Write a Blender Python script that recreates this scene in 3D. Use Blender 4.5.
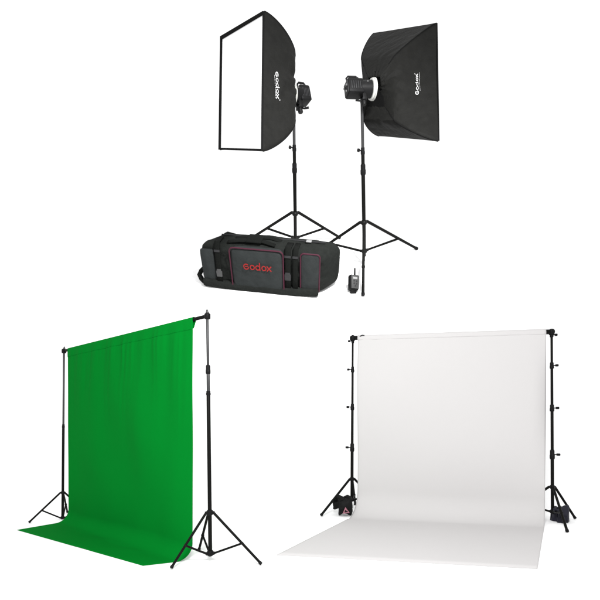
import bpy, bmesh, math, random
import numpy as np
from mathutils import Vector as V, Matrix, noise
random.seed(4)
for o in list(bpy.data.objects): bpy.data.objects.remove(o)
SC = bpy.context.scene
COL = SC.collection
R = math.radians

# ------------------------------------------------------------ camera, world, light, exposure
FOC, HC, UC, VC = 450.0, 1.68, 300.0, 415.0        # focal length in photo pixels, eye height, principal point
cam = bpy.data.cameras.new('camera'); co = bpy.data.objects.new('camera', cam); COL.objects.link(co)
co.location = (0, 0, HC); co.rotation_euler = (R(90), 0, 0)
cam.sensor_width = 36; cam.lens = 36 * FOC / 600; cam.shift_y = (VC - 300) / 600
cam.clip_start = .05; cam.clip_end = 500
SC.camera = co
w = bpy.data.worlds.new('World'); SC.world = w; w.use_nodes = True
bg = w.node_tree.nodes['Background']
bg.inputs[0].default_value = (1, 1, 1, 1); bg.inputs[1].default_value = 1.17
def area(name, loc, target, size, power):
    l = bpy.data.lights.new(name, 'AREA'); l.shape = 'DISK'; l.size = size; l.energy = power
    o = bpy.data.objects.new(name, l); COL.objects.link(o); o.location = loc
    o.rotation_euler = (V(target) - V(loc)).to_track_quat('-Z', 'Y').to_euler()
    return o
area('key_lamp', (-.1, .9, 4.1), (0, 7.0, 1.6), 1.1, 400)
fl2 = area('upper_set_fill', (2.6, 3.0, 9.6), (.2, 14.0, 7.6), 1.4, 620); fl2.data.spread = R(75)  # added fill light, whitens the slope and the grey below the bag
SC.view_settings.view_transform = 'Standard'; SC.view_settings.look = 'None'
SC.view_settings.exposure = 0; SC.view_settings.gamma = 1
SC.cycles.max_bounces = 8

def at(u, v, Y):                                    # photo pixel at distance Y
    return V(((u - UC) / FOC * Y, Y, HC + (VC - v) / FOC * Y))
def ground(u, v):
    return at(u, v, FOC * HC / (v - VC))
R0 = 8.6                                            # the studio floor sweeps up at 45 degrees behind this line
def slope(u, v):
    k = (VC - v) / FOC
    return at(u, v, (R0 + HC) / (1 - k))
UP = V((0, 0, 1)); NS = V((0, -1, 1)).normalized()
def px(P): return UC + FOC * P.x / P.y, VC - FOC * (P.z - HC) / P.y
def on_line(A, B, v):                               # where the line A-B shows at picture height v
    k = (VC - v) / FOC
    d = B - A
    s = (k * A.y - (A.z - HC)) / (d.z - k * d.y)
    return A + d * s

# ------------------------------------------------------------ materials
def mat(name, col, rough=.7, spec=.3, metal=0., var=.12, scale=30., bump=0., bscale=200., bdist=.01):
    m = bpy.data.materials.new(name); m.use_nodes = True
    nt = m.node_tree; b = nt.nodes['Principled BSDF']
    b.inputs['Roughness'].default_value = rough; b.inputs['Metallic'].default_value = metal
    b.inputs['Specular IOR Level'].default_value = spec
    tc = nt.nodes.new('ShaderNodeTexCoord')
    n = nt.nodes.new('ShaderNodeTexNoise'); n.inputs['Scale'].default_value = scale; n.inputs['Detail'].default_value = 5
    nt.links.new(tc.outputs['Object'], n.inputs['Vector'])
    mx = nt.nodes.new('ShaderNodeMix'); mx.data_type = 'RGBA'
    mx.inputs['A'].default_value = (*[c * (1 - var) for c in col], 1)
    mx.inputs['B'].default_value = (*[min(1, c * (1 + var)) for c in col], 1)
    nt.links.new(n.outputs['Fac'], mx.inputs['Factor']); nt.links.new(mx.outputs['Result'], b.inputs['Base Color'])
    if bump:
        n2 = nt.nodes.new('ShaderNodeTexNoise'); n2.inputs['Scale'].default_value = bscale; n2.inputs['Detail'].default_value = 4
        nt.links.new(tc.outputs['Object'], n2.inputs['Vector'])
        bp = nt.nodes.new('ShaderNodeBump'); bp.inputs['Strength'].default_value = bump; bp.inputs['Distance'].default_value = bdist
        nt.links.new(n2.outputs['Fac'], bp.inputs['Height']); nt.links.new(bp.outputs['Normal'], b.inputs['Normal'])
    return m
M = dict(
    floor=mat('white_floor_paint', (.92, .92, .92), .9, .1, var=.01, scale=2),
    nylon=mat('black_nylon', (.0075, .0075, .0070), .62, .035, var=.3, scale=5, bump=.55, bscale=4.5, bdist=.06),
    rim=mat('black_webbing', (.005, .005, .005), .8, .02, var=.2),
    diffuser=mat('white_diffuser_cloth', (.88, .88, .88), .9, .1, var=.01),
    silver=mat('silver_ring', (.42, .42, .40), .4, .4, metal=.3, var=.05),
    plastic=mat('black_plastic', (.006, .006, .0062), .45, .07, var=.3, scale=12),
    plastic2=mat('dark_grey_plastic', (.016, .016, .017), .5, .2, var=.2, scale=12),
    greyp=mat('grey_plastic', (.04, .04, .04), .5, .3, var=.12, scale=20),
    tube=mat('black_enamelled_tube', (.005, .005, .0046), .42, .04, var=.2),
    tubeg=mat('dark_grey_tube', (.035, .035, .036), .4, .25, metal=.3, var=.15),
    alu=mat('grey_metal', (.05, .05, .05), .4, .4, metal=.5, var=.1),
    print_=mat('white_print', (.34, .34, .34), .7, .1, var=.02),
    red=mat('red_print', (.20, .014, .013), .7, .1, var=.1),
    pink=mat('purple_piping', (.04, .0075, .016), .6, .15, var=.2),
    baggrey=mat('grey_polyester', (.0205, .0228, .0228), .75, .03, var=.25, scale=5, bump=.5, bscale=6, bdist=.05),
    bagdark=mat('charcoal_polyester', (.0115, .0126, .0116), .78, .03, var=.3, scale=6, bump=.6, bscale=7, bdist=.06),
    web=mat('black_strap', (.006, .0066, .006), .8, .03, var=.2),
    tag=mat('pale_tag', (.22, .22, .22), .7, .2),
    green=mat('green_muslin', (.0003, .142, .0135), .92, .02, var=.04, scale=1.2, bump=.05, bscale=260),
    paper=mat('white_paper', (.470, .459, .457), .8, .1, var=.012, scale=.8),
    navy=mat('navy_nylon', (.0055, .0055, .013), .55, .25, var=.3, scale=6, bump=.3, bscale=30),
    blackcloth=mat('black_sandbag_cloth', (.004, .004, .004), .7, .15, var=.3, scale=8, bump=.3, bscale=30),
    rose=mat('dull_pink_print', (.28, .12, .15), .7, .1, var=.1),
)

_b = M['diffuser'].node_tree.nodes['Principled BSDF']; _b.inputs['Emission Color'].default_value = (1, 1, 1, 1); _b.inputs['Emission Strength'].default_value = .6   # added glow that lifts the shaded cloth edges to pure white
# ------------------------------------------------------------ mesh helpers
class MB:
    def __init__(s): s.bm = bmesh.new()
    def quadgrid(s, P, closed_u=False, closed_v=False):     # P[i][j]
        vs = [[s.bm.verts.new(p) for p in row] for row in P]
        n, m = len(vs), len(vs[0])
        for i in range(n if closed_u else n - 1):
            for j in range(m if closed_v else m - 1):
                a, b, c, d = vs[i][j], vs[(i + 1) % n][j], vs[(i + 1) % n][(j + 1) % m], vs[i][(j + 1) % m]
                try: s.bm.faces.new((a, b, c, d))
                except ValueError: pass
        return vs
    def tube(s, pts, r, n=14, caps=True, closed=False):
        pts = [V(p) for p in pts]; k = len(pts)
        rs = r if isinstance(r, (list, tuple)) else [r] * k
        rings = []; prev = None
        for i, p in enumerate(pts):
            if closed: t = (pts[(i + 1) % k] - pts[i - 1])
            else: t = (pts[min(i + 1, k - 1)] - pts[max(i - 1, 0)])
            t.normalize()
            if prev is None:
                a = V((0, 0, 1)) if abs(t.z) < .8 else V((1, 0, 0))
                x = t.cross(a).normalized()
            else: x = (prev - t * prev.dot(t)).normalized()
            prev = x; y = t.cross(x)
            rings.append([p + (x * math.cos(2 * math.pi * q / n) + y * math.sin(2 * math.pi * q / n)) * rs[i] for q in range(n)])
        vs = s.quadgrid(rings, closed_u=closed, closed_v=True)
        if caps and not closed:
            s.bm.faces.new(vs[0]); s.bm.faces.new(vs[-1])
        return s
    def lathe(s, o, d, prof, n=28):                          # prof: (along, radius)
        d = V(d).normalized()
        return s.tube([V(o) + d * a for a, _ in prof], [max(r, 1e-4) for _, r in prof], n) if all(prof[i + 1][0] > prof[i][0] for i in range(len(prof) - 1)) else s._lathe(o, d, prof, n)
    def _lathe(s, o, d, prof, n):
        a = V((0, 0, 1)) if abs(d.z) < .8 else V((1, 0, 0))
        x = d.cross(a).normalized(); y = d.cross(x)
        P = [[V(o) + d * q + (x * math.cos(2 * math.pi * i / n) + y * math.sin(2 * math.pi * i / n)) * max(r, 1e-4) for i in range(n)] for q, r in prof]
        s.quadgrid(P, closed_v=True); return s
    def box(s, c, ex, ey, ez, r=.0, seg=2, fn=None, cuts=0):   # half vectors
        ex, ey, ez = V(ex), V(ey), V(ez); L = (ex.length, ey.length, ez.length)
        b = bmesh.new(); bmesh.ops.create_cube(b, size=2)
        for v in b.verts: v.co = V((v.co.x * L[0], v.co.y * L[1], v.co.z * L[2]))
        if r: bmesh.ops.bevel(b, geom=b.edges[:], offset=r, segments=seg, affect='EDGES', profile=.5)
        if cuts: bmesh.ops.subdivide_edges(b, edges=[e for e in b.edges if e.calc_length() > r * 2.2], cuts=cuts, use_grid_fill=True)
        n = [ex.normalized(), ey.normalized(), ez.normalized()]
        mp = {}
        for v in b.verts:
            q = v.co.copy()
            if fn: q = fn(V((q.x / L[0], q.y / L[1], q.z / L[2])), q)
            mp[v] = s.bm.verts.new(V(c) + n[0] * q.x + n[1] * q.y + n[2] * q.z)
        for f in b.faces: s.bm.faces.new([mp[v] for v in f.verts])
        b.free(); return s
    def build(s, name, m, parent=None, smooth=True, ang=38, solid=0.):
        bm = s.bm
        bmesh.ops.recalc_face_normals(bm, faces=bm.faces[:])
        if smooth:
            for f in bm.faces: f.smooth = True
            for e in bm.edges:
                if len(e.link_faces) == 2 and e.calc_face_angle(0) > R(ang): e.smooth = False
        off = V((0, 0, 0)); q = parent
        if parent is not None: off = wloc(parent)
        for v in bm.verts: v.co -= off
        me = bpy.data.meshes.new(name); bm.to_mesh(me); bm.free()
        me.materials.append(m)
        o = bpy.data.objects.new(name, me); COL.objects.link(o)
        if parent is not None: o.parent = parent
        if solid:
            md = o.modifiers.new('thickness', 'SOLIDIFY'); md.thickness = solid; md.offset = 0
        return o
def wloc(o):
    p = V((0, 0, 0))
    while o is not None: p += o.location; o = o.parent
    return p
def thing(name, label, cat, loc, group=None):
    o = bpy.data.objects.new(name, None); COL.objects.link(o); o.location = loc; o.empty_display_size = .2
    o['label'] = label; o['category'] = cat; o['kind'] = 'thing'
    if group: o['group'] = group
    return o
def arc(c, r, a0, a1, n=20):
    return [(c[0] + r * math.cos(R(a0 + (a1 - a0) * i / n)), c[1] + r * math.sin(R(a0 + (a1 - a0) * i / n))) for i in range(n + 1)]
# the maker's word, drawn as rounded strokes (x, y) with lower-case height 1
def word():
    S = []; x = 0.
    S.append((arc((.55, .5), .46, 38, 352, 30), .2)); S.append(([(.30, .52), (.98, .52)], .16)); x = 1.24
    for ch in 'odo':
        S.append((arc((x + .5, .46), .38, 0, 360, 28), .2))
        if ch == 'd': S.append(([(x + .9, -.03), (x + .9, 1.38)], .2)); x += .14
        x += 1.06
    S.append(([(x + .0, .0), (x + .86, .9)], .21)); S.append(([(x + .0, .9), (x + .86, .0)], .21)); x += .9
    return S, x
def lettering(name, m, parent, fn, tail=True):
    S, W = word(); mb = MB()
    if tail:
        S = S + [(arc((W + .2, 1.25), .13, 0, 360, 12), .06)]
        rr = random.Random(2); x = .9
        while x < W - .1:                                    # the tiny line under the word: too small to read in the photo
            l = rr.uniform(.08, .2); S.append(([(x, -.5), (min(x + l, W), -.5)], .13)); x += l + rr.choice((.06, .06, .16))
    for i, (pts, th) in enumerate(S):
        q = [V((a, b)) for a, b in pts]
        if len(q) == 2: q = [q[0].lerp(q[1], k / 6) for k in range(7)]
        rows = []
        for k, p in enumerate(q):
            if (q[0] - q[-1]).length < 1e-4: t = q[(k + 1) % (len(q) - 1)] - q[(k - 1) % (len(q) - 1)] if 0 < k < len(q) - 1 else q[1] - q[-2]
            else: t = q[min(k + 1, len(q) - 1)] - q[max(k - 1, 0)]
            t.normalize(); nn = V((-t.y, t.x)) * th / 2
            rows.append([fn(p.x + nn.x, p.y + nn.y, i), fn(p.x, p.y, i), fn(p.x - nn.x, p.y - nn.y, i)])
        mb.quadgrid(rows)
    return mb.build(name, m, parent, smooth=False), W

# ------------------------------------------------------------ the setting: one seamless white floor that sweeps up
mb = MB(); prof = [(-4, 0.), (7.6, 0.)]
f = 1.4; tn = math.tan(R(22.5)) * f                          # fillet between floor and slope
for i in range(0, 13):
    a = R(45 * i / 12); prof.append((R0 - tn + f * math.sin(a), f - f * math.cos(a)))
prof += [(R0 + 14, 14.), (R0 + 26, 26.)]
prof = [p for i, p in enumerate(prof) if i != 1 or p[0] < prof[2][0]]
mb.quadgrid([[V((x, y, z)) for x in (-40, -20, -8, 0, 8, 20, 40)] for y, z in prof])
fl = mb.build('floor', M['floor'], None, ang=80)
fl['kind'] = 'structure'; fl['label'] = 'seamless pure white studio floor sweeping up behind everything'

# ------------------------------------------------------------ tripod stands
def light_stand(name, label, group, base, top, hub, collar, feet, jr, up, rp, rl, sections, clamps, spig=.0, kn_dir=V((1, 0, 0)), kn=1.0, hubr=2.4):
    t = thing(name, label, 'light stand', base, group)
    ax = (top - base).normalized()
    # sections: (point from, point to, radius, material)
    for a, b, r, m in sections:
        MB().lathe(a, b - a, [(0, r * .92), (r * .2, r), ((b - a).length - r * .2, r), ((b - a).length, r * .9)], 16).build('pole', m, t)
    if spig:
        MB().lathe(top - ax * rp * .5, ax, [(0, rp * .9), (spig * .5, rp * .9), (spig * .52, rp * .6), (spig * .95, rp * .6), (spig, rp * .4)], 12).build('spigot', M['alu'], t)
    for p, r, ln, d in clamps:
        c = MB().lathe(p - ax * ln * .5, ax, [(0, r * .85), (ln * .12, r), (ln * .45, r), (ln * .5, r * .88), (ln * .9, r * .88), (ln, r * .7)], 16).build('clamp', M['plastic'], t)
        if d is not None:
            kk = MB(); kk.lathe(p, d, [(r * .5, rp * .35), (r * 1.7, rp * .35), (r * 1.72, rp * .85), (r * 2.7 * kn, rp * .85), (r * 2.8 * kn, rp * .6)], 10)
            kk.build('knob', M['plastic'], c)
    for p, nm in ((hub, 'leg_hub'), (collar, 'brace_collar')):
        q = MB(); q.lathe(p - ax * rp * 1.3, ax, [(0, rp * 1.3), (rp * .5, rp * 1.75), (rp * 2.0, rp * 1.75), (rp * 2.6, rp * 1.25)], 18)
        for fo in feet:                                      # the lugs that hold each leg
            d = fo - p; d = (d - ax * d.dot(ax)).normalized(); sd = ax.cross(d)
            q.box(p + d * rp * hubr * .75, d * rp * hubr * .45, sd * rp * .75, ax * rp * .7, rp * .15)
        q.build(nm, M['plastic'], t)
    for fo in feet:
        d = fo - hub; dr = (d - ax * d.dot(ax)).normalized()
        a = hub + dr * rp * hubr; b = fo + up * rl
        leg = MB()
        leg.tube([a, a.lerp(b, .96)], rl, 12)
        lg = leg.build('leg', M['tube'], t)
        dd = (b - a).normalized()
        MB().lathe(a.lerp(b, .955), dd, [(0, rl * 1.05), (rl * .3, rl * 1.28), ((b - a).length * .045 - rl * .3, rl * 1.28), ((b - a).length * .045, rl * .9)], 12).build('rubber_foot', M['plastic'], lg)
        j = a.lerp(b, jr); cl = collar + dr * rp * hubr
        MB().tube([cl, j], rl * .82, 10).build('brace', M['tube'], t)
        sd = ax.cross(dr)
        MB().lathe(j - sd * rl * 1.7, sd, [(rl * .5, rl * .7), (rl * .7, rl * .9), (rl * 2.7, rl * .9), (rl * 2.9, rl * .7)], 10).build('rivet_joint', M['plastic'], lg)
    return t

# --- the two light stands of the upper set, on the sloping sweep
pt = lambda a, b, v: on_line(a, b, v)
fR = [slope(417, 250), slope(363, 297), slope(311, 257)]
bR = slope(364.6, 266.6); tR = at(362, 100, 12.0)
c = lambda v: on_line(bR, tR, v)
light_stand('light_stand', 'black light stand carrying the flash seen from behind, its three legs in full view', 'tripod light stands of the softbox lamps',
            bR, tR, c(222.5), c(251), fR, .60, NS, .052, .045,
            [(c(256), c(168), .056, M['tube']), (c(172), c(150), .05, M['tube']), (c(153), c(101), .042, M['tubeg'])],
            [(c(169.5), .078, .30, None), (c(151), .06, .2, V((-1, -.3, 0)))], .1)
fL = [slope(340, 239), slope(295, 281), slope(252, 239)]
bL = slope(295.6, 251.4); tL = at(293.7, 101, 12.55)
c = lambda v: on_line(bL, tL, v)
light_stand('light_stand', 'black light stand under the white fronted softbox, its feet hidden behind the bag', 'tripod light stands of the softbox lamps',
            bL, tL, c(213.5), c(238), fL, .60, NS, .055, .048,
            [(c(242), c(167), .058, M['tube']), (c(170), c(149), .05, M['tube']), (c(151), c(103), .043, M['tubeg'])],
            [(c(168), .08, .30, None), (c(148), .06, .2, V((-1, -.3, 0)))], .1)

# --- softboxes
def softbox(label, quad, depths, ring, ax_front, rr, logo, front, p=1.3):
    fc = [at(u, v, d) for (u, v), d in zip(quad, depths)]    # TL TR BR BL as the picture shows them
    cen = sum(fc, V((0, 0, 0))) / 4
    ring = V(ring); axis = (cen - ring).normalized()
    t = thing('softbox', label, 'softbox', ring, 'rectangular softboxes on flash heads')
    du = (fc[1] - fc[0] + fc[2] - fc[3]).normalized(); dv = axis.cross(du).normalized()
    if dv.z > 0: dv = -dv                                    # dv points down
    rk = [ring - du * rr - dv * rr, ring + du * rr - dv * rr, ring + du * rr + dv * rr, ring - du * rr + dv * rr]
    def corner(k, s):
        g = .42 * s / .1 if s < .1 else .42 + .58 * (1 - (1 - (s - .1) / .9) ** p) ** (1 / p)   # flat back, then the rods flare
        ctr = ring.lerp(cen, s)
        o0 = rk[k] - ring; o1 = fc[k] - cen
        return ctr + o0.lerp(o1, g)
    def surf(k, s, q):                                       # panel between rods k and k+1; the cloth sags a little between them
        a, b = corner(k, s), corner((k + 1) % 4, s)
        P = a.lerp(b, q)
        mid = (ring.lerp(cen, s) - P); mid.normalize()
        sag = (a - b).length * .028 * 4 * q * (1 - q) * math.sin(math.pi * min(1, s * .93))
        wr = noise.noise(V((s * 3 + k * 7, q * 9 * (1.2 - s), k * 3.1))) * (.13 if k == 1 else .06) * (1 - s) * 4 * q * (1 - q) + noise.noise(V((s * 7 + k * 5, q * 5, 9))) * .016 * 4 * q * (1 - q) * (1 - s * s)
        return P + mid * (sag + wr)
    ns, nq = 30, 26
    ss = [.1 * i / 8 for i in range(9)] + [.1 + .9 * (1 - (1 - i / ns) ** 1.4) for i in range(1, ns + 1)]
    for k in range(4):
        m = MB(); m.quadgrid([[surf(k, s, j / nq) for j in range(nq + 1)] for s in ss])
        m.build('side_panel', M['nylon'], t, ang=24, solid=.012)
        # piped seam along the rod
        MB().tube([corner(k, s) for s in ss[5:]], .012, 8).build('seam', M['rim'], t)
    m = MB(); m.quadgrid([[surf(3, .03, 1), surf(0, .03, 1)], [surf(2, .03, 1), surf(1, .03, 1)]])
    m.build('back_plate', M['rim'], t, smooth=False, solid=.01)
    # front lip: a band round the mouth and the front cloth set just inside it
    ins = front                                              # inset of the white cloth: left, top, right, bottom as fractions
    def fp(a, b, d=0.): return fc[0].lerp(fc[1], a).lerp(fc[3].lerp(fc[2], a), b) + axis * d
    lip = .05
    o0 = [fp(0, 0), fp(1, 0), fp(1, 1), fp(0, 1)]
    o1 = [x + axis * lip for x in o0]
    i1 = [fp(ins[0], ins[1], lip), fp(1 - ins[2], ins[1] * .75, lip), fp(1 - ins[2], 1 - ins[3], lip), fp(ins[0], 1 - ins[3], lip)]
    i0 = [x - axis * lip * .8 for x in i1]
    m = MB(); m.quadgrid([o0, o1, i1, i0], closed_v=True)
    m.build('front_band', M['rim'], t, smooth=False)
    m = MB(); n = 14
    ctr = sum(i0, V((0, 0, 0))) / 4
    m.quadgrid([[i0[0].lerp(i0[1], a / n).lerp(i0[3].lerp(i0[2], a / n), b / n) + axis * (.02 * math.sin(math.pi * a / n) * math.sin(math.pi * b / n) - .004) for a in range(n + 1)] for b in range(n + 1)])
    m.build('front_diffuser', M['diffuser'], t, solid=.006)
    # word on the right hand panel (rods 1 and 2)
    s0, q0, sg, hx, hy = logo
    def outn(s, q):
        n = (surf(1, s + .02, q) - surf(1, s - .02, q)).cross(surf(1, s, q + .02) - surf(1, s, q - .02)).normalized()
        return n if n.dot(surf(1, s, q) - ring.lerp(cen, s)) > 0 else -n
    W = word()[1]
    def fn(x, y, i):
        q = q0 + sg * (x - W / 2) * hx; s = s0 - y * hy
        return surf(1, s, q) + outn(s, q) * (.02 + .0012 * i)
    lettering('lettering', M['print_'], t, fn)
    return t, cen, ring, axis

s1, cen1, ring1, axis1 = softbox('softbox facing forward, its bright white front cloth fully in view', [(221.5, 36.5), (264.5, 11.2), (263, 151.2), (220, 149.8)],
        (12.66, 10.86, 10.22, 12.02), at(287.3, 91, 12.12), None, .2, (.70, .53, 1, .044, .066), (.035, .034, .006, .016), 1.34)
s2, cen2, ring2, axis2 = softbox('softbox turned away, showing only its black cloth back and sides', [(374, 33), (436.3, 23), (438.2, 141.2), (379, 136)],
        (13.5, 11.7, 11.05, 12.9), at(374.5, 89.5, 11.85), None, .26, (.60, .51, -1, .040, .058), (.03, .02, .02, .02), 1.2)

# --- flash heads
def flash(label, ring, back, upd, scale, rev):
    ax = (back - ring).normalized(); L = (back - ring).length
    sd = ax.cross(UP).normalized(); up = sd.cross(ax).normalized(); k = scale
    t = thing('studio_flash', label, 'flash head', ring, 'flash heads on light stands')
    # mounting ring
    m = MB(); m.lathe(ring - ax * .03 * k, ax, [(0, .30 * k), (.02 * k, .355 * k), (.07 * k, .355 * k), (.075 * k, .325 * k), (.10 * k, .325 * k), (.105 * k, .345 * k), (.145 * k, .335 * k), (.16 * k, .27 * k)], 40)
    m.build('mounting_ring', M['silver'], t)
    m = MB(); m.lathe(ring + ax * .10 * k, ax, [(0, .29 * k), (.05 * k, .285 * k), (L * .30, .27 * k), (L * .42, .255 * k), (L * .45, .2 * k)], 36); m.build('barrel', M['plastic'], t)
    c0 = ring + ax * L * .72
    m = MB(); m.box(c0, ax * L * .28, sd * .23 * k, up * .25 * k, .05 * k, 3)
    m.box(c0 + ax * L * .02 + up * .245 * k, ax * L * .2, sd * .13 * k, up * .03 * k, .012 * k)
    bd = m.build('body', M['plastic'], t)
    m = MB(); m.box(c0 + ax * L * .285, ax * .012 * k, sd * .2 * k, up * .215 * k, .01 * k); m.build('rear_panel', M['plastic2'], bd)
    for a, b in ((-.1, .06), (.1, .06), (0, -.1)):
        m = MB(); m.lathe(c0 + ax * (L * .285 + .01 * k) + sd * a * k + up * b * k, ax, [(0, .05 * k), (.04 * k, .045 * k), (.05 * k, .03 * k)], 14); m.build('dial', M['greyp'], bd)
    for i in range(5):                                       # side cooling slots
        for sg in (-1, 1):
            m = MB(); m.box(c0 + sd * sg * .232 * k + ax * L * (-.16 + .08 * i), ax * .012 * k, sd * .006 * k, up * .13 * k, .003); m.build('vent', M['plastic2'], bd)
    h = [(.93, .22), (.97, .36), (.90, .43), (.62, .43), (.54, .38), (.50, .22)]
    m = MB(); m.tube([ring + ax * L * a + up * b * k for a, b in h], .032 * k, 10); m.build('handle', M['plastic'], t)
    # tilting bracket and its tightening lever
    m = MB()
    for sg in (-1, 1): m.box(ring + ax * L * .42 - up * .3 * k + sd * sg * .12 * k, ax * .07 * k, sd * .02 * k, up * .13 * k, .01 * k)
    m.box(ring + ax * L * .42 - up * .41 * k, ax * .09 * k, sd * .13 * k, up * .035 * k, .01 * k)
    m.lathe(ring + ax * L * .42 - up * .58 * k, up, [(0, .075 * k), (.02 * k, .085 * k), (.15 * k, .085 * k), (.17 * k, .06 * k)], 16)
    br = m.build('bracket', M['plastic'], t)
    m = MB(); m.tube([ring + ax * L * .42 - up * .42 * k, ring + ax * L * .42 - up * .45 * k + rev * .16 * k, ring + ax * L * .42 - up * .44 * k + rev * .3 * k], [.02 * k, .03 * k, .04 * k], 10)
    m.build('lever', M['plastic'], br)
    m = MB(); m.lathe(ring + ax * L * .30 + sd * (-.26 if sd.y > 0 else .26) * k + up * .1 * k, sd * (-1 if sd.y > 0 else 1), [(0, .03 * k), (.015 * k, .03 * k), (.02 * k, .018 * k)], 14); m.build('button', M['greyp'], bd)
    return t
flash('flash head turned three quarters away, joined by a pale ring to the black softbox', at(373.6, 89.3, 11.56), at(346.5, 88.5, 11.40), UP, .70, V((-1, -.2, 0)))
flash('small flash head half hidden behind the white fronted softbox', at(290.0, 94.5, 12.25), at(307.6, 96.5, 12.5), UP, .80, V((1, -.2, 0)))

# ------------------------------------------------------------ carrying bag on the sweep
def bag():
    A = slope(203.5, 284.5); B = slope(321, 296); ex = (B - A); L = ex.length; ex.normalize()
    ez = NS.copy(); ey = ez.cross(ex).normalized()           # ey points away up the slope
    H, D = 1.43, .92
    t = thing('gear_bag', 'long charcoal carrying bag with purple piping and red lettering, lying below the softbox lamps', 'bag', A + ex * L / 2)
    def P(x, y, z): return A + ex * (x * L + .5 * y) + ey * (y * D) + ez * (z * H)   # x 0..1, y 0 front .. 1 back, z 0..1
    def bulge(u, q):                                         # soft sides
        n = noise.noise(V((u.x * 3.1, u.y * 1.3 + 4, u.z * 2.2))) * .075 + noise.noise(V((u.x * 9, u.y * 3, u.z * 6 + 2))) * .03
        k = (1 - u.x ** 4)
        return V((q.x + .05 * u.x * (1 - u.z ** 2), q.y * (1 + .08 * (1 - u.z ** 2) * k) + 1.5 * n * (1 if abs(u.y) > .6 else .3), q.z + (n * 1.1 - .05 * (1 - k)) * (1 if u.z > .6 else 0)))
    def body_shape(u, q):
        b = bulge(u, q); return V((b.x + .25 * u.y, b.y, b.z))
    m = MB(); m.box(P(.5, .5, .5) + ez * .02, ex * L * .5, ey * D * .5, ez * H * .49, .27, 5, body_shape, 6)
    m.build('body', M['bagdark'], t, ang=50)
    fr = lambda x, z, d=0.: P(x, 0, z) - ey * (.04 + d)      # on the front face
    def panel(name, x0, x1, z0, z1, th, mt, r=.09, parent=t, pip=True, top_only=False):
        c = (fr(x0, z0) + fr(x1, z1)) / 2
        hx, hz = (x1 - x0) * L / 2, (z1 - z0) * H / 2
        def fn(u, q):
            n = noise.noise(V((u.x * 2 + x0 * 20, u.z * 2, 3))) * .03
            k = .09; q = V((q.x * (1 - k * abs(u.z) ** 8), q.y, q.z * (1 - k * hx / hz * .6 * abs(u.x) ** 8)))
            return V((q.x, q.y - (.06 * (1 - u.x ** 2) * (1 - u.z ** 2) + n * (1 - u.x ** 6)) * (1 if u.y < 0 else 0), q.z))
        m = MB(); m.box(c, ex * hx, ey * th, ez * hz, min(r, th * .8), 3, fn, 6)
        o = m.build(name, mt, parent, ang=50)
        if pip:
            pts = [c + ex * hx + ez * (-hz * .93) - ey * th]  # along the top and both sides
            for cx, cz, a0 in ((hx - r, hz - r, 0), (-hx + r, hz - r, 90)):
                pts += [c + ex * a + ez * b - ey * th for a, b in arc((cx, cz), r, a0, a0 + 90, 6)]
            pts.append(c - ex * hx + ez * (-hz * .93) - ey * th)
            MB().tube(pts, .021, 8).build('piping', M['pink'], o)
        return o
    panel('end_pocket', .022, .137, .14, .86, .045, M['baggrey'], .12, pip=False)
    pk = panel('front_pocket', .276, .703, .06, .98, .13, M['baggrey'], .13)
    rp = panel('side_pocket', .835, .985, .10, .95, .05, M['baggrey'], .1)
    # dark base strip along the bottom edge
    def fb(u, q): return V((q.x * (1 - .015 * u.z * u.z), q.y - .05 * (1 - u.z ** 2) - noise.noise(V((u.x * 5, 1, 1))) * .02, q.z + noise.noise(V((u.x * 4, 7, 1))) * .03 + .05 * u.x ** 6))
    m = MB(); m.box(fr(.5, .085, .035), ex * L * .485, ey * .08, ez * H * .10, .074, 5, fb, 5); m.build('base_strip', M['bagdark'], t, ang=50)
    # webbing straps with buckles
    for x, wd in ((.170, .022), (.735, .024), (.795, .02)):
        m = MB(); pts = [(.02, 1.02), (.0, 1.0), (-.05, .93), (-.085, .7), (-.10, .4), (-.1, .17)]
        rows = []
        for y, z in pts: rows.append([P(x + a * wd, 0, z) + ey * (y * 1.0) - ey * (.03 if z < 1 else 0) for a in (-1, -.3, .3, 1)])
        back = [P(x + a * wd, 0, 1.0) + ey * .42 * D for a in (-1, -.3, .3, 1)]
        m.quadgrid([back] + rows)
        st = m.build('strap', M['web'], t, solid=.03)
        bz = .36 if x < .5 else .42
        if x != .795:
            m = MB(); m.box(fr(x, bz, .10), ex * L * wd * 1.1, ey * .03, ez * .10, .02); m.box(fr(x, bz + .085, .10), ex * L * wd * .8, ey * .026, ez * .03, .01)
            m.build('buckle', M['greyp'] if x < .5 else M['plastic2'], st)
        m = MB(); m.box(fr(x, .86, .075), ex * L * wd * 1.08, ey * .018, ez * .035, .01); m.build('slider', M['plastic2'], st)
    # two carrying handles on top, a wrap joining them
    for y in (.18, .50):
        pts = [P(.22, y, .99), P(.25, y, 1.01), P(.32, y, 1.035), P(.42, y + .02, 1.045), P(.5, y + .05, 1.035), P(.57, y, 1.01), P(.60, y, .99)]
        m = MB(); m.quadgrid([[p + ey * a * .085 + ez * (-.012 * a * a) for a in (-1, -.5, 0, .5, 1)] for p in pts]); m.build('handle', M['web'], t, solid=.045)
    m = MB(); m.box(P(.41, .35, 1.045), ex * .24, ey * .26, ez * .035, .03, 3); m.build('handle_wrap', M['web'], t)
    m = MB(); m.box(P(.80, .55, 1.03), ex * .08, ey * .06, ez * .012, .006); m.build('luggage_tag', M['tag'], t)
    # zip along the top
    m = MB(); m.tube([P(.08 + .84 * i / 20, .62, 1.005 + .006 * math.sin(i)) for i in range(21)], .022, 8); m.build('zipper', M['plastic2'], t)
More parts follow.
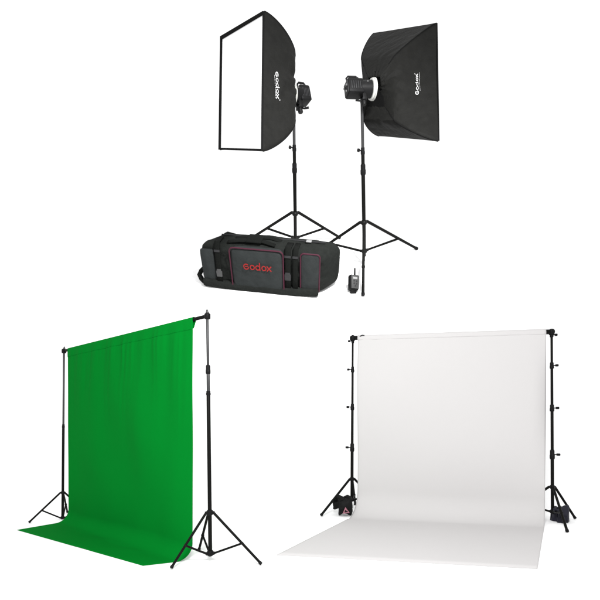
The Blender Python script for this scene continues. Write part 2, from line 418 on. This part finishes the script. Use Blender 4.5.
    # shoulder strap loops at both ends
    m = MB(); m.tube([P(-.0, .2, .4), P(-.035, .15, .28), P(-.045, .1, .2), P(-.02, .05, .12), P(.01, .0, .05)], [.05, .07, .075, .08, .05], 10); m.build('end_loop', M['web'], t)
    # word on the pocket
    W = word()[1]; sc = 28.5 / 31.3 / W; 
    o = P(.388, 0, .56) - ey * .262
    lettering('lettering', M['red'], pk, lambda x, y, i: o + ex * x * sc * .95 + ez * y * sc * 1.05 - ey * (.0012 * i), tail=False)
bag()

# ------------------------------------------------------------ wireless trigger
def trigger():
    b = slope(353.2, 293.5); k = b.y / FOC
    ex = V((.93, .36, 0)).normalized(); ey = V((-.36, .93, 0)).normalized(); ez = V((0, -.12, 1)).normalized()
    t = thing('remote_trigger', 'small black and grey wireless trigger with a stub antenna, standing beside the bag', 'remote', b)
    P = lambda x, y, z: b + ex * x * k + ey * y * k + ez * z * k
    m = MB(); m.box(P(0, 0, 10.2), ex * 5.0 * k, ey * 3.0 * k, ez * 7.6 * k, 1.6 * k, 4); bd = m.build('body', M['plastic'], t)
    m = MB(); m.box(P(.5, -3.1, 10.6), ex * 4.2 * k, ey * .25 * k, ez * 6.4 * k, .2 * k, 2)
    fp = m.build('face_plate', M['greyp'], t)
    m = MB(); m.box(P(.2, -3.45, 14.2), ex * 2.4 * k, ey * .15 * k, ez * 1.0 * k, .1 * k); m.build('display', M['tag'], fp)
    for x, z in ((-1, 11.5), (1.8, 11.3), (-.9, 9), (1.7, 8.8), (.4, 6.7)):
        m = MB(); m.lathe(P(x, -3.3, z), -ey, [(0, .75 * k), (.3 * k, .75 * k), (.4 * k, .5 * k)], 14); m.build('button', M['plastic2'], fp)
    m = MB(); m.box(P(0, .2, 1.5), ex * 3.0 * k, ey * 2.4 * k, ez * 1.5 * k, .8 * k, 3); m.build('foot', M['plastic'], t)
    m = MB(); m.lathe(P(1.7, .6, 17), ez, [(0, 1.5 * k), (1.0 * k, 1.5 * k), (1.2 * k, .95 * k), (7.6 * k, .8 * k), (8.2 * k, .5 * k)], 14); m.build('antenna', M['plastic'], t)
trigger()

# ------------------------------------------------------------ green screen on its stand
gL, gR = V((-3.805, 7.24, 0)), V((-1.043, 5.10, 0))
gHL = at(64, 351, 7.24); gHR = at(207.4, 316.0, 5.10); gB = ground(210.4, 560)
gB = V((at(210.4, 560, 5.14).x, 5.14, 0))
c = lambda v: on_line(gB, gHR + V((0, 0, .03)), v)
light_stand('backdrop_stand', 'tall black tripod stand at the near end of the green screen', 'stands holding the green screen', gB, at(207.2, 313, 5.10), c(512.5), c(553),
            [ground(261.5, 565.5), ground(171, 569.5), ground(199, 551)], .60, UP, .0225, .015,
            [(c(556), c(392), .0225, M['tube']), (c(395), c(366), .0195, M['tubeg']), (c(369), at(207.2, 314.5, 5.10), .016, M['tubeg'])],
            [(c(369.5), .029, .10, None), (c(393), .0275, .05, None)], .05, hubr=2.0)
gB2 = V((at(62.6, 519, 7.24).x, 7.24, 0))
c2 = lambda v: on_line(gB2, gHL, v)
light_stand('backdrop_stand', 'slim black tripod stand at the far end of the green screen', 'stands holding the green screen', gB2, at(64.3, 348.5, 7.24), c2(492.5), c2(517.5),
            [V((-4.2, 6.97, 0)), V((-3.22, 7.1, 0)), V((-3.99, 7.72, 0))], .60, UP, .0175, .0145,
            [(c2(518.5), c2(425), .0195, M['tube']), (c2(428), c2(349.5), .0155, M['tubeg'])], [(c2(426), .0215, .06, None)], .04, hubr=2.0)
bl, br_ = gHL + V((0, -.0, 0)), gHR
bar = thing('crossbar', 'black crossbar threaded through the hem of the green screen', 'crossbar', bl)
bd = (br_ - bl).normalized()
MB().lathe(bl - bd * .03, bd, [(0, .018), (.01, .021), ((br_ - bl).length + .03, .021), ((br_ - bl).length + .05, .018)], 14).build('rail', M['tube'], bar)
for e, s in ((bl, -1), (br_, 1)):
    m = MB(); m.lathe(e - V((0, 0, .035)), UP, [(0, .03), (.01, .036), (.055, .036), (.07, .022)], 14); m.build('end_fitting', M['plastic'], bar)

def drape(t, name, m, T0, T1, B, E0, E1, rho, ns, nz, disp, zt=0., flat=.004, solid=.004, edge=None, npow=1.0):
    """cloth hanging from the line T0-T1 down to the floor and out to E0-E1"""
    grid = []
    for i in range(ns + 1):
        s = i / ns
        T = T0.lerp(T1, s); b = B(s); E = E0.lerp(E1, s)
        e = E - b; e.z = 0; L = e.length; eh = e / L
        row = []
        rv = rho; 
        # hanging part
        for j in range(nz + 1):
            z = T.z - zt + (rv - T.z + zt) * (j / nz) ** npow
            q = j / nz
            p = T.lerp(b, q); row.append((V((p.x, p.y, z)), eh, q * .8))
        bb = row[-1][0]
        for j in range(1, 13):
            a = R(90 * j / 12)
            row.append((V((bb.x, bb.y, 0)) + eh * rv * (1 - math.cos(a)) + V((0, 0, rv - rv * math.sin(a) + flat)), UP * math.sin(a) + eh * math.cos(a), .8 + .1 * j / 12))
        st = row[-1][0]
        for j in range(1, 17):
            row.append((st.lerp(V((E.x, E.y, flat)), j / 16), UP, .9 + .1 * j / 16))
        grid.append([p + n.normalized() * disp(s, q, p) for p, n, q in row])
    mb = MB(); mb.quadgrid(grid)
    return mb.build(name, m, t, ang=80, solid=solid)

nb = V((bd.y, -bd.x, 0)).normalized()
if nb.y > 0: nb = -nb                                        # towards the viewer
gs = thing('green_screen_cloth', 'vivid green cloth hung from a crossbar and spread out over the floor', 'green screen', (gL + gR) / 2)
def bar_at(A, B, u):                                 # the point of the bar A-B that shows at picture column u
    k = (u - UC) / FOC; d = B - A
    return A + d * ((k * A.y - A.x) / (d.x - k * d.y))
gT0 = bar_at(gHL, gHR, 69.3); gT1 = bar_at(gHL, gHR, 194.3)
rg = random.Random(9)
fold = [(rg.uniform(.02, .99), rg.uniform(.006, .02), rg.uniform(.002, .008), rg.uniform(.25, 1.3), rg.uniform(-.12, .04)) for _ in range(60)]
broad = [(.30, .05, .026, 2.3, -.06), (.44, .045, .034, 2.0, .10), (.56, .05, .028, 1.6, .12), (.68, .045, .030, 1.9, -.03), (.80, .045, .036, 1.7, -.04), (.91, .035, .026, 1.8, -.01), (.14, .05, .026, 1.5, 0)]
def gdisp(s, q, p):
    h = 2.78 - p.z
    if q > .8: k = max(0, 1 - (q - .8) * 12)
    else: k = 1
    d = 0
    for s0, wd, a, ln, dr in fold + broad:
        x = (s - s0 - dr * h * .35) / (wd * (1 + h * .5))
        if abs(x) < 3: d += a * math.exp(-x * x) * math.exp(-(h / ln) ** 2) * min(1, .25 + h * 4)
    d += noise.noise(V((s * 5, p.z * .7, 1))) * .030 * min(1, h * 1.2) * k + noise.noise(V((s * 2.2 + 5, p.z * .9 + s, 3))) * .045 * min(1, h) * k
    if q > .9: d = max(0, noise.noise(V((s * 6, q * 8, 4)))) * .012
    return d * min(1, .15 + 8 * min(s, 1 - s))
gB0, gB1 = V((gT0.x, gT0.y - .02, 0)), V((at(192.5, 545, 5.2).x, 5.2, 0))
def gbase(s): return gB0.lerp(gB1, s)
drape(gs, 'cloth_panel', M['green'], gT0 + nb * .022, gT1 + nb * .022, gbase, ground(17, 530.2), ground(143, 566), .19, 220, 90, gdisp, zt=.02)
# hem: a sleeve sewn round the bar, lying on the top of the panel
rows = []
gE0, gE1 = ground(17, 530.2), ground(143, 566)
for i in range(221):
    s = i / 220; T = gT0.lerp(gT1, s); eh = gE0.lerp(gE1, s) - gbase(s); eh.z = 0; eh.normalize()
    sec = []
    for y, z in ((-.0235, -.118), (-.0265, -.110), (-.0275, -.08), (-.0275, -.04), (-.0275, .0), (-.024, .022), (0, .031), (.022, .022), (.026, 0), (.014, -.05), (-.008, -.105)):
        dd = gdisp(s, .01, V((0, 0, T.z + z))) if y <= -.02 and z < .01 else 0
        sec.append(T + V((0, 0, z - .003)) - nb * y + eh * (dd + .0015 * noise.noise(V((s * 60, z * 12, 0)))))
    rows.append(sec)
m = MB(); m.quadgrid(rows); m.build('hem', M['green'], gs, ang=80, solid=.003)

# ------------------------------------------------------------ white paper sweep on its stands
wHL, wHR = at(352.8, 338.0, 7.71), at(551.6, 331.8, 7.13)
wB = V((at(552.6, 520, 7.13).x, 7.13, 0)); wBL = V((at(351.8, 513, 7.71).x, 7.71, 0))
c = lambda v: on_line(wB, wHR, v)
K = V((1, -.25, 0)).normalized()
light_stand('backdrop_stand', 'black tripod stand right of the white sheet, with the navy sandbag', 'stands holding the white sheet', wB, at(551.5, 330.5, 7.13), c(487), c(511.5),
            [ground(575.3, 519.5), ground(567.4, 533), V((3.46, 7.5, 0))], .60, UP, .023, .019,
            [(c(513), c(453), .025, M['tube']), (c(456), c(408), .022, M['tube']), (c(410), c(365), .020, M['tube']), (c(367), c(332), .018, M['tube'])],
            [(c(454.5), .037, .15, K), (c(408), .033, .11, K), (c(365.5), .031, .10, K), (c(335), .027, .07, K)], .04, hubr=2.0, kn=1.1)
c2 = lambda v: on_line(wBL, wHL, v)
light_stand('backdrop_stand', 'black tripod stand left of the white sheet, with the black sandbag', 'stands holding the white sheet', wBL, at(352.8, 336.5, 7.71), c2(479), c2(499.5),
            [ground(320.8, 516.8), V((1.02, 8.3, 0)), V((1.46, 7.95, 0))], .60, UP, .0235, .020,
            [(c2(501), c2(446), .026, M['tube']), (c2(449), c2(406), .023, M['tube']), (c2(408), c2(368), .021, M['tube']), (c2(370), c2(338), .0185, M['tube'])],
            [(c2(447.5), .037, .14, -K), (c2(407), .033, .11, -K), (c2(369.5), .031, .10, -K), (c2(341), .027, .07, -K)], .04, hubr=2.0, kn=1.1)
bar = thing('crossbar', 'black crossbar carrying the white sheet, only its two ends showing', 'crossbar', wHL)
bd2 = (wHR - wHL).normalized()
MB().lathe(wHL - bd2 * .05, bd2, [(0, .03), (.01, .034), ((wHR - wHL).length + .07, .034), ((wHR - wHL).length + .09, .03)], 14).build('rail', M['tube'], bar)
for e, s in ((wHL, 1), (wHR, -1)):
    m = MB(); m.lathe(e - V((0, 0, .05)), UP, [(0, .034), (.01, .042), (.08, .042), (.095, .026)], 14)
    m.box(e + bd2 * s * .085, bd2 * .05, V((bd2.y, -bd2.x, 0)) * .03, UP * .036, .01)
    m.build('end_fitting', M['plastic'], bar)
m = MB(); hk = wHL + bd2 * .10
m.tube([hk + V((0, -.03, .0)), hk + V((.05, -.05, .035)), hk + V((.09, -.05, .03))], .014, 8); m.build('clip', M['tubeg'], bar)

ws = thing('white_backdrop_sheet', 'plain white sheet hung from a crossbar and sweeping forward along the floor', 'white backdrop', (wBL + wB) / 2)
wT0 = bar_at(wHL, wHR, 357.6); wT1 = bar_at(wHL, wHR, 545.2)
def wdisp(s, q, p):
    d = noise.noise(V((s * 1.7, p.z * .6, 2))) * .05 * min(1, (3.0 - p.z)) * (1 if q < .8 else max(0, 1 - (q - .8) * 8))
    if q < .9:
        e = max(0, (s - .93) / .07); d += -.10 * e * e * math.sin(math.pi * min(1, max(0, (p.z - .6) / 2.3)))
        e = max(0, (.03 - s) / .03); d += -.012 * e * e
    return d
w0, w1 = V((at(357, 500, 7.59).x, 7.59, 0)), V((at(545, 500, 7.02).x, 7.02, 0))
nb2 = V((bd2.y, -bd2.x, 0)).normalized(); nb2 = nb2 if nb2.y < 0 else -nb2
drape(ws, 'sheet_panel', M['paper'], wT0 + nb2 * .043, wT1 + nb2 * .043, lambda s: w0.lerp(w1, s), ground(276.5, 555.3), ground(537.6, 569.2), .40, 120, 70, wdisp, zt=.0)
nb2 = V((bd2.y, -bd2.x, 0)).normalized(); nb2 = nb2 if nb2.y < 0 else -nb2
rows = []
for i in range(81):
    s = i / 80; T = wT0.lerp(wT1, s)
    sec = []
    for y, z in ((-.0455, -.045), (-.0460, -.03), (-.0465, -.0), (-.040, .026), (-.024, .042), (0, .047), (.024, .042), (.040, .026), (.0475, 0), (.04, -.05), (-.03, -.11)):
        sec.append(V((T.x, T.y, T.z + z + .004 * noise.noise(V((s * 14, 0, 0))))) + nb2 * (-y + .003 * noise.noise(V((s * 9, z * 8, 1)))))
    rows.append(sec)
m = MB(); m.quadgrid(rows); m.build('hem', M['paper'], ws, ang=80, solid=.003)

# ------------------------------------------------------------ sandbags hung on the tripods
def pouch(m, c, ex, ez, hx, hz, th, taper=0., seed=0, lump=1.0):
    ey = ez.cross(ex).normalized()
    def fn(u, q):
        n = noise.noise(V((u.x * 1.6 + seed, u.y, u.z * 1.6))) * .03 + noise.noise(V((u.x * 4 + seed, u.y, u.z * 4))) * .014
        sc = 1 - taper * u.z
        edge = (1 - abs(u.x) ** 3) * (1 - abs(u.z) ** 3)
        return V((q.x * sc + n * .5 * lump, q.y * (.35 + .65 * edge) + n * lump, q.z + n * lump + 0.02 * u.x * u.x * (1 if u.z > 0 else -.6)))
    m.box(c, ex * hx, ey * th, ez * hz, min(th, hx, hz) * .35, 3, fn, 5)
def sandbag_l():
    Y = 7.55; k = Y / FOC; P = lambda u, v, d=0.: at(u, v, Y + d)
    t = thing('sandbag', 'black saddle sandbag with a pink triangle, slung on the left leg', 'sandbag', P(343, 514), 'sandbags weighing down the white backdrop stands')
    ex = V((.98, -.18, .06)).normalized(); ez = V((-.06, 0, 1)).normalized()
    m = MB(); pouch(m, P(341.2, 503.3, .10), ex, ez, 8.0 * k, 5.0 * k, .10, .0, 3); m.build('rear_pouch', M['blackcloth'], t)
    m = MB(); pouch(m, P(345.2, 506.2, -.06), ex, ez, 6.8 * k, 7.4 * k, .10, .0, 8); fp = m.build('front_pouch', M['blackcloth'], t)
    m = MB()
    for u in (339.0, 347.5): m.tube([P(u - 3.5, 500, .12), P(u - 2.5, 498.2, .05), P(u, 497.4, 0), P(u + 2.5, 498.3, -.05), P(u + 3.2, 501, -.1)], [.03, .04, .045, .04, .03], 10)
    m.build('strap', M['blackcloth'], t)
    n = V((-.18, -.98, 0)).normalized()
    tri = [V((346.0, 505.6)), V((350.2, 511.2)), V((343.2, 512.2))]
    def pl(u, v, d=0.): return P(u, v, -.06) + n * (.125 + d)
    m = MB(); vs = [m.bm.verts.new(pl(*q)) for q in tri]; m.bm.faces.new(vs)
    em = m.build('emblem', M['rose'], fp, smooth=False, solid=.004)
    m = MB(); m.quadgrid([[pl(345.6, 508.6, .004), pl(346.5, 508.4, .004)], [pl(345.2, 510.8, .004), pl(347.6, 510.5, .004)]]); m.quadgrid([[pl(347.2, 509.3, .004), pl(347.9, 509.2, .004)], [pl(347.0, 510.2, .004), pl(348.6, 510.6, .004)]])
    m.build('mark', M['blackcloth'], em, smooth=False, solid=.003)
sandbag_l()
def sandbag_r():
    Y = 7.0; k = Y / FOC; P = lambda u, v, d=0.: at(u, v, Y + d)
    t = thing('sandbag', 'dark navy nylon sandbag slung between the right stand legs', 'sandbag', P(560, 524), 'sandbags weighing down the white backdrop stands')
    ex = V((.985, -.12, .05)).normalized(); ez = V((.0, 0, 1))
    m = MB(); pouch(m, P(559.6, 516.0, .16), ex, ez, 8.3 * k, 8.2 * k, .11, .10, 5, 1.2); m.build('rear_pouch', M['navy'], t)
    m = MB(); pouch(m, P(562.8, 514.8, .04), ex, ez, 5.4 * k, 8.2 * k, .09, -.03, 11, 1.2); m.build('front_pouch', M['navy'], t)
    m = MB()
    m.quadgrid([[P(553.2 + a, 508.5 + b + a * .2, -.07 + .05 * (b > 2)) for b in (0, 2.2)] for a in (0, 2, 4, 6, 8.5)])
    m.build('strap', M['navy'], t, solid=.02)
sandbag_r()
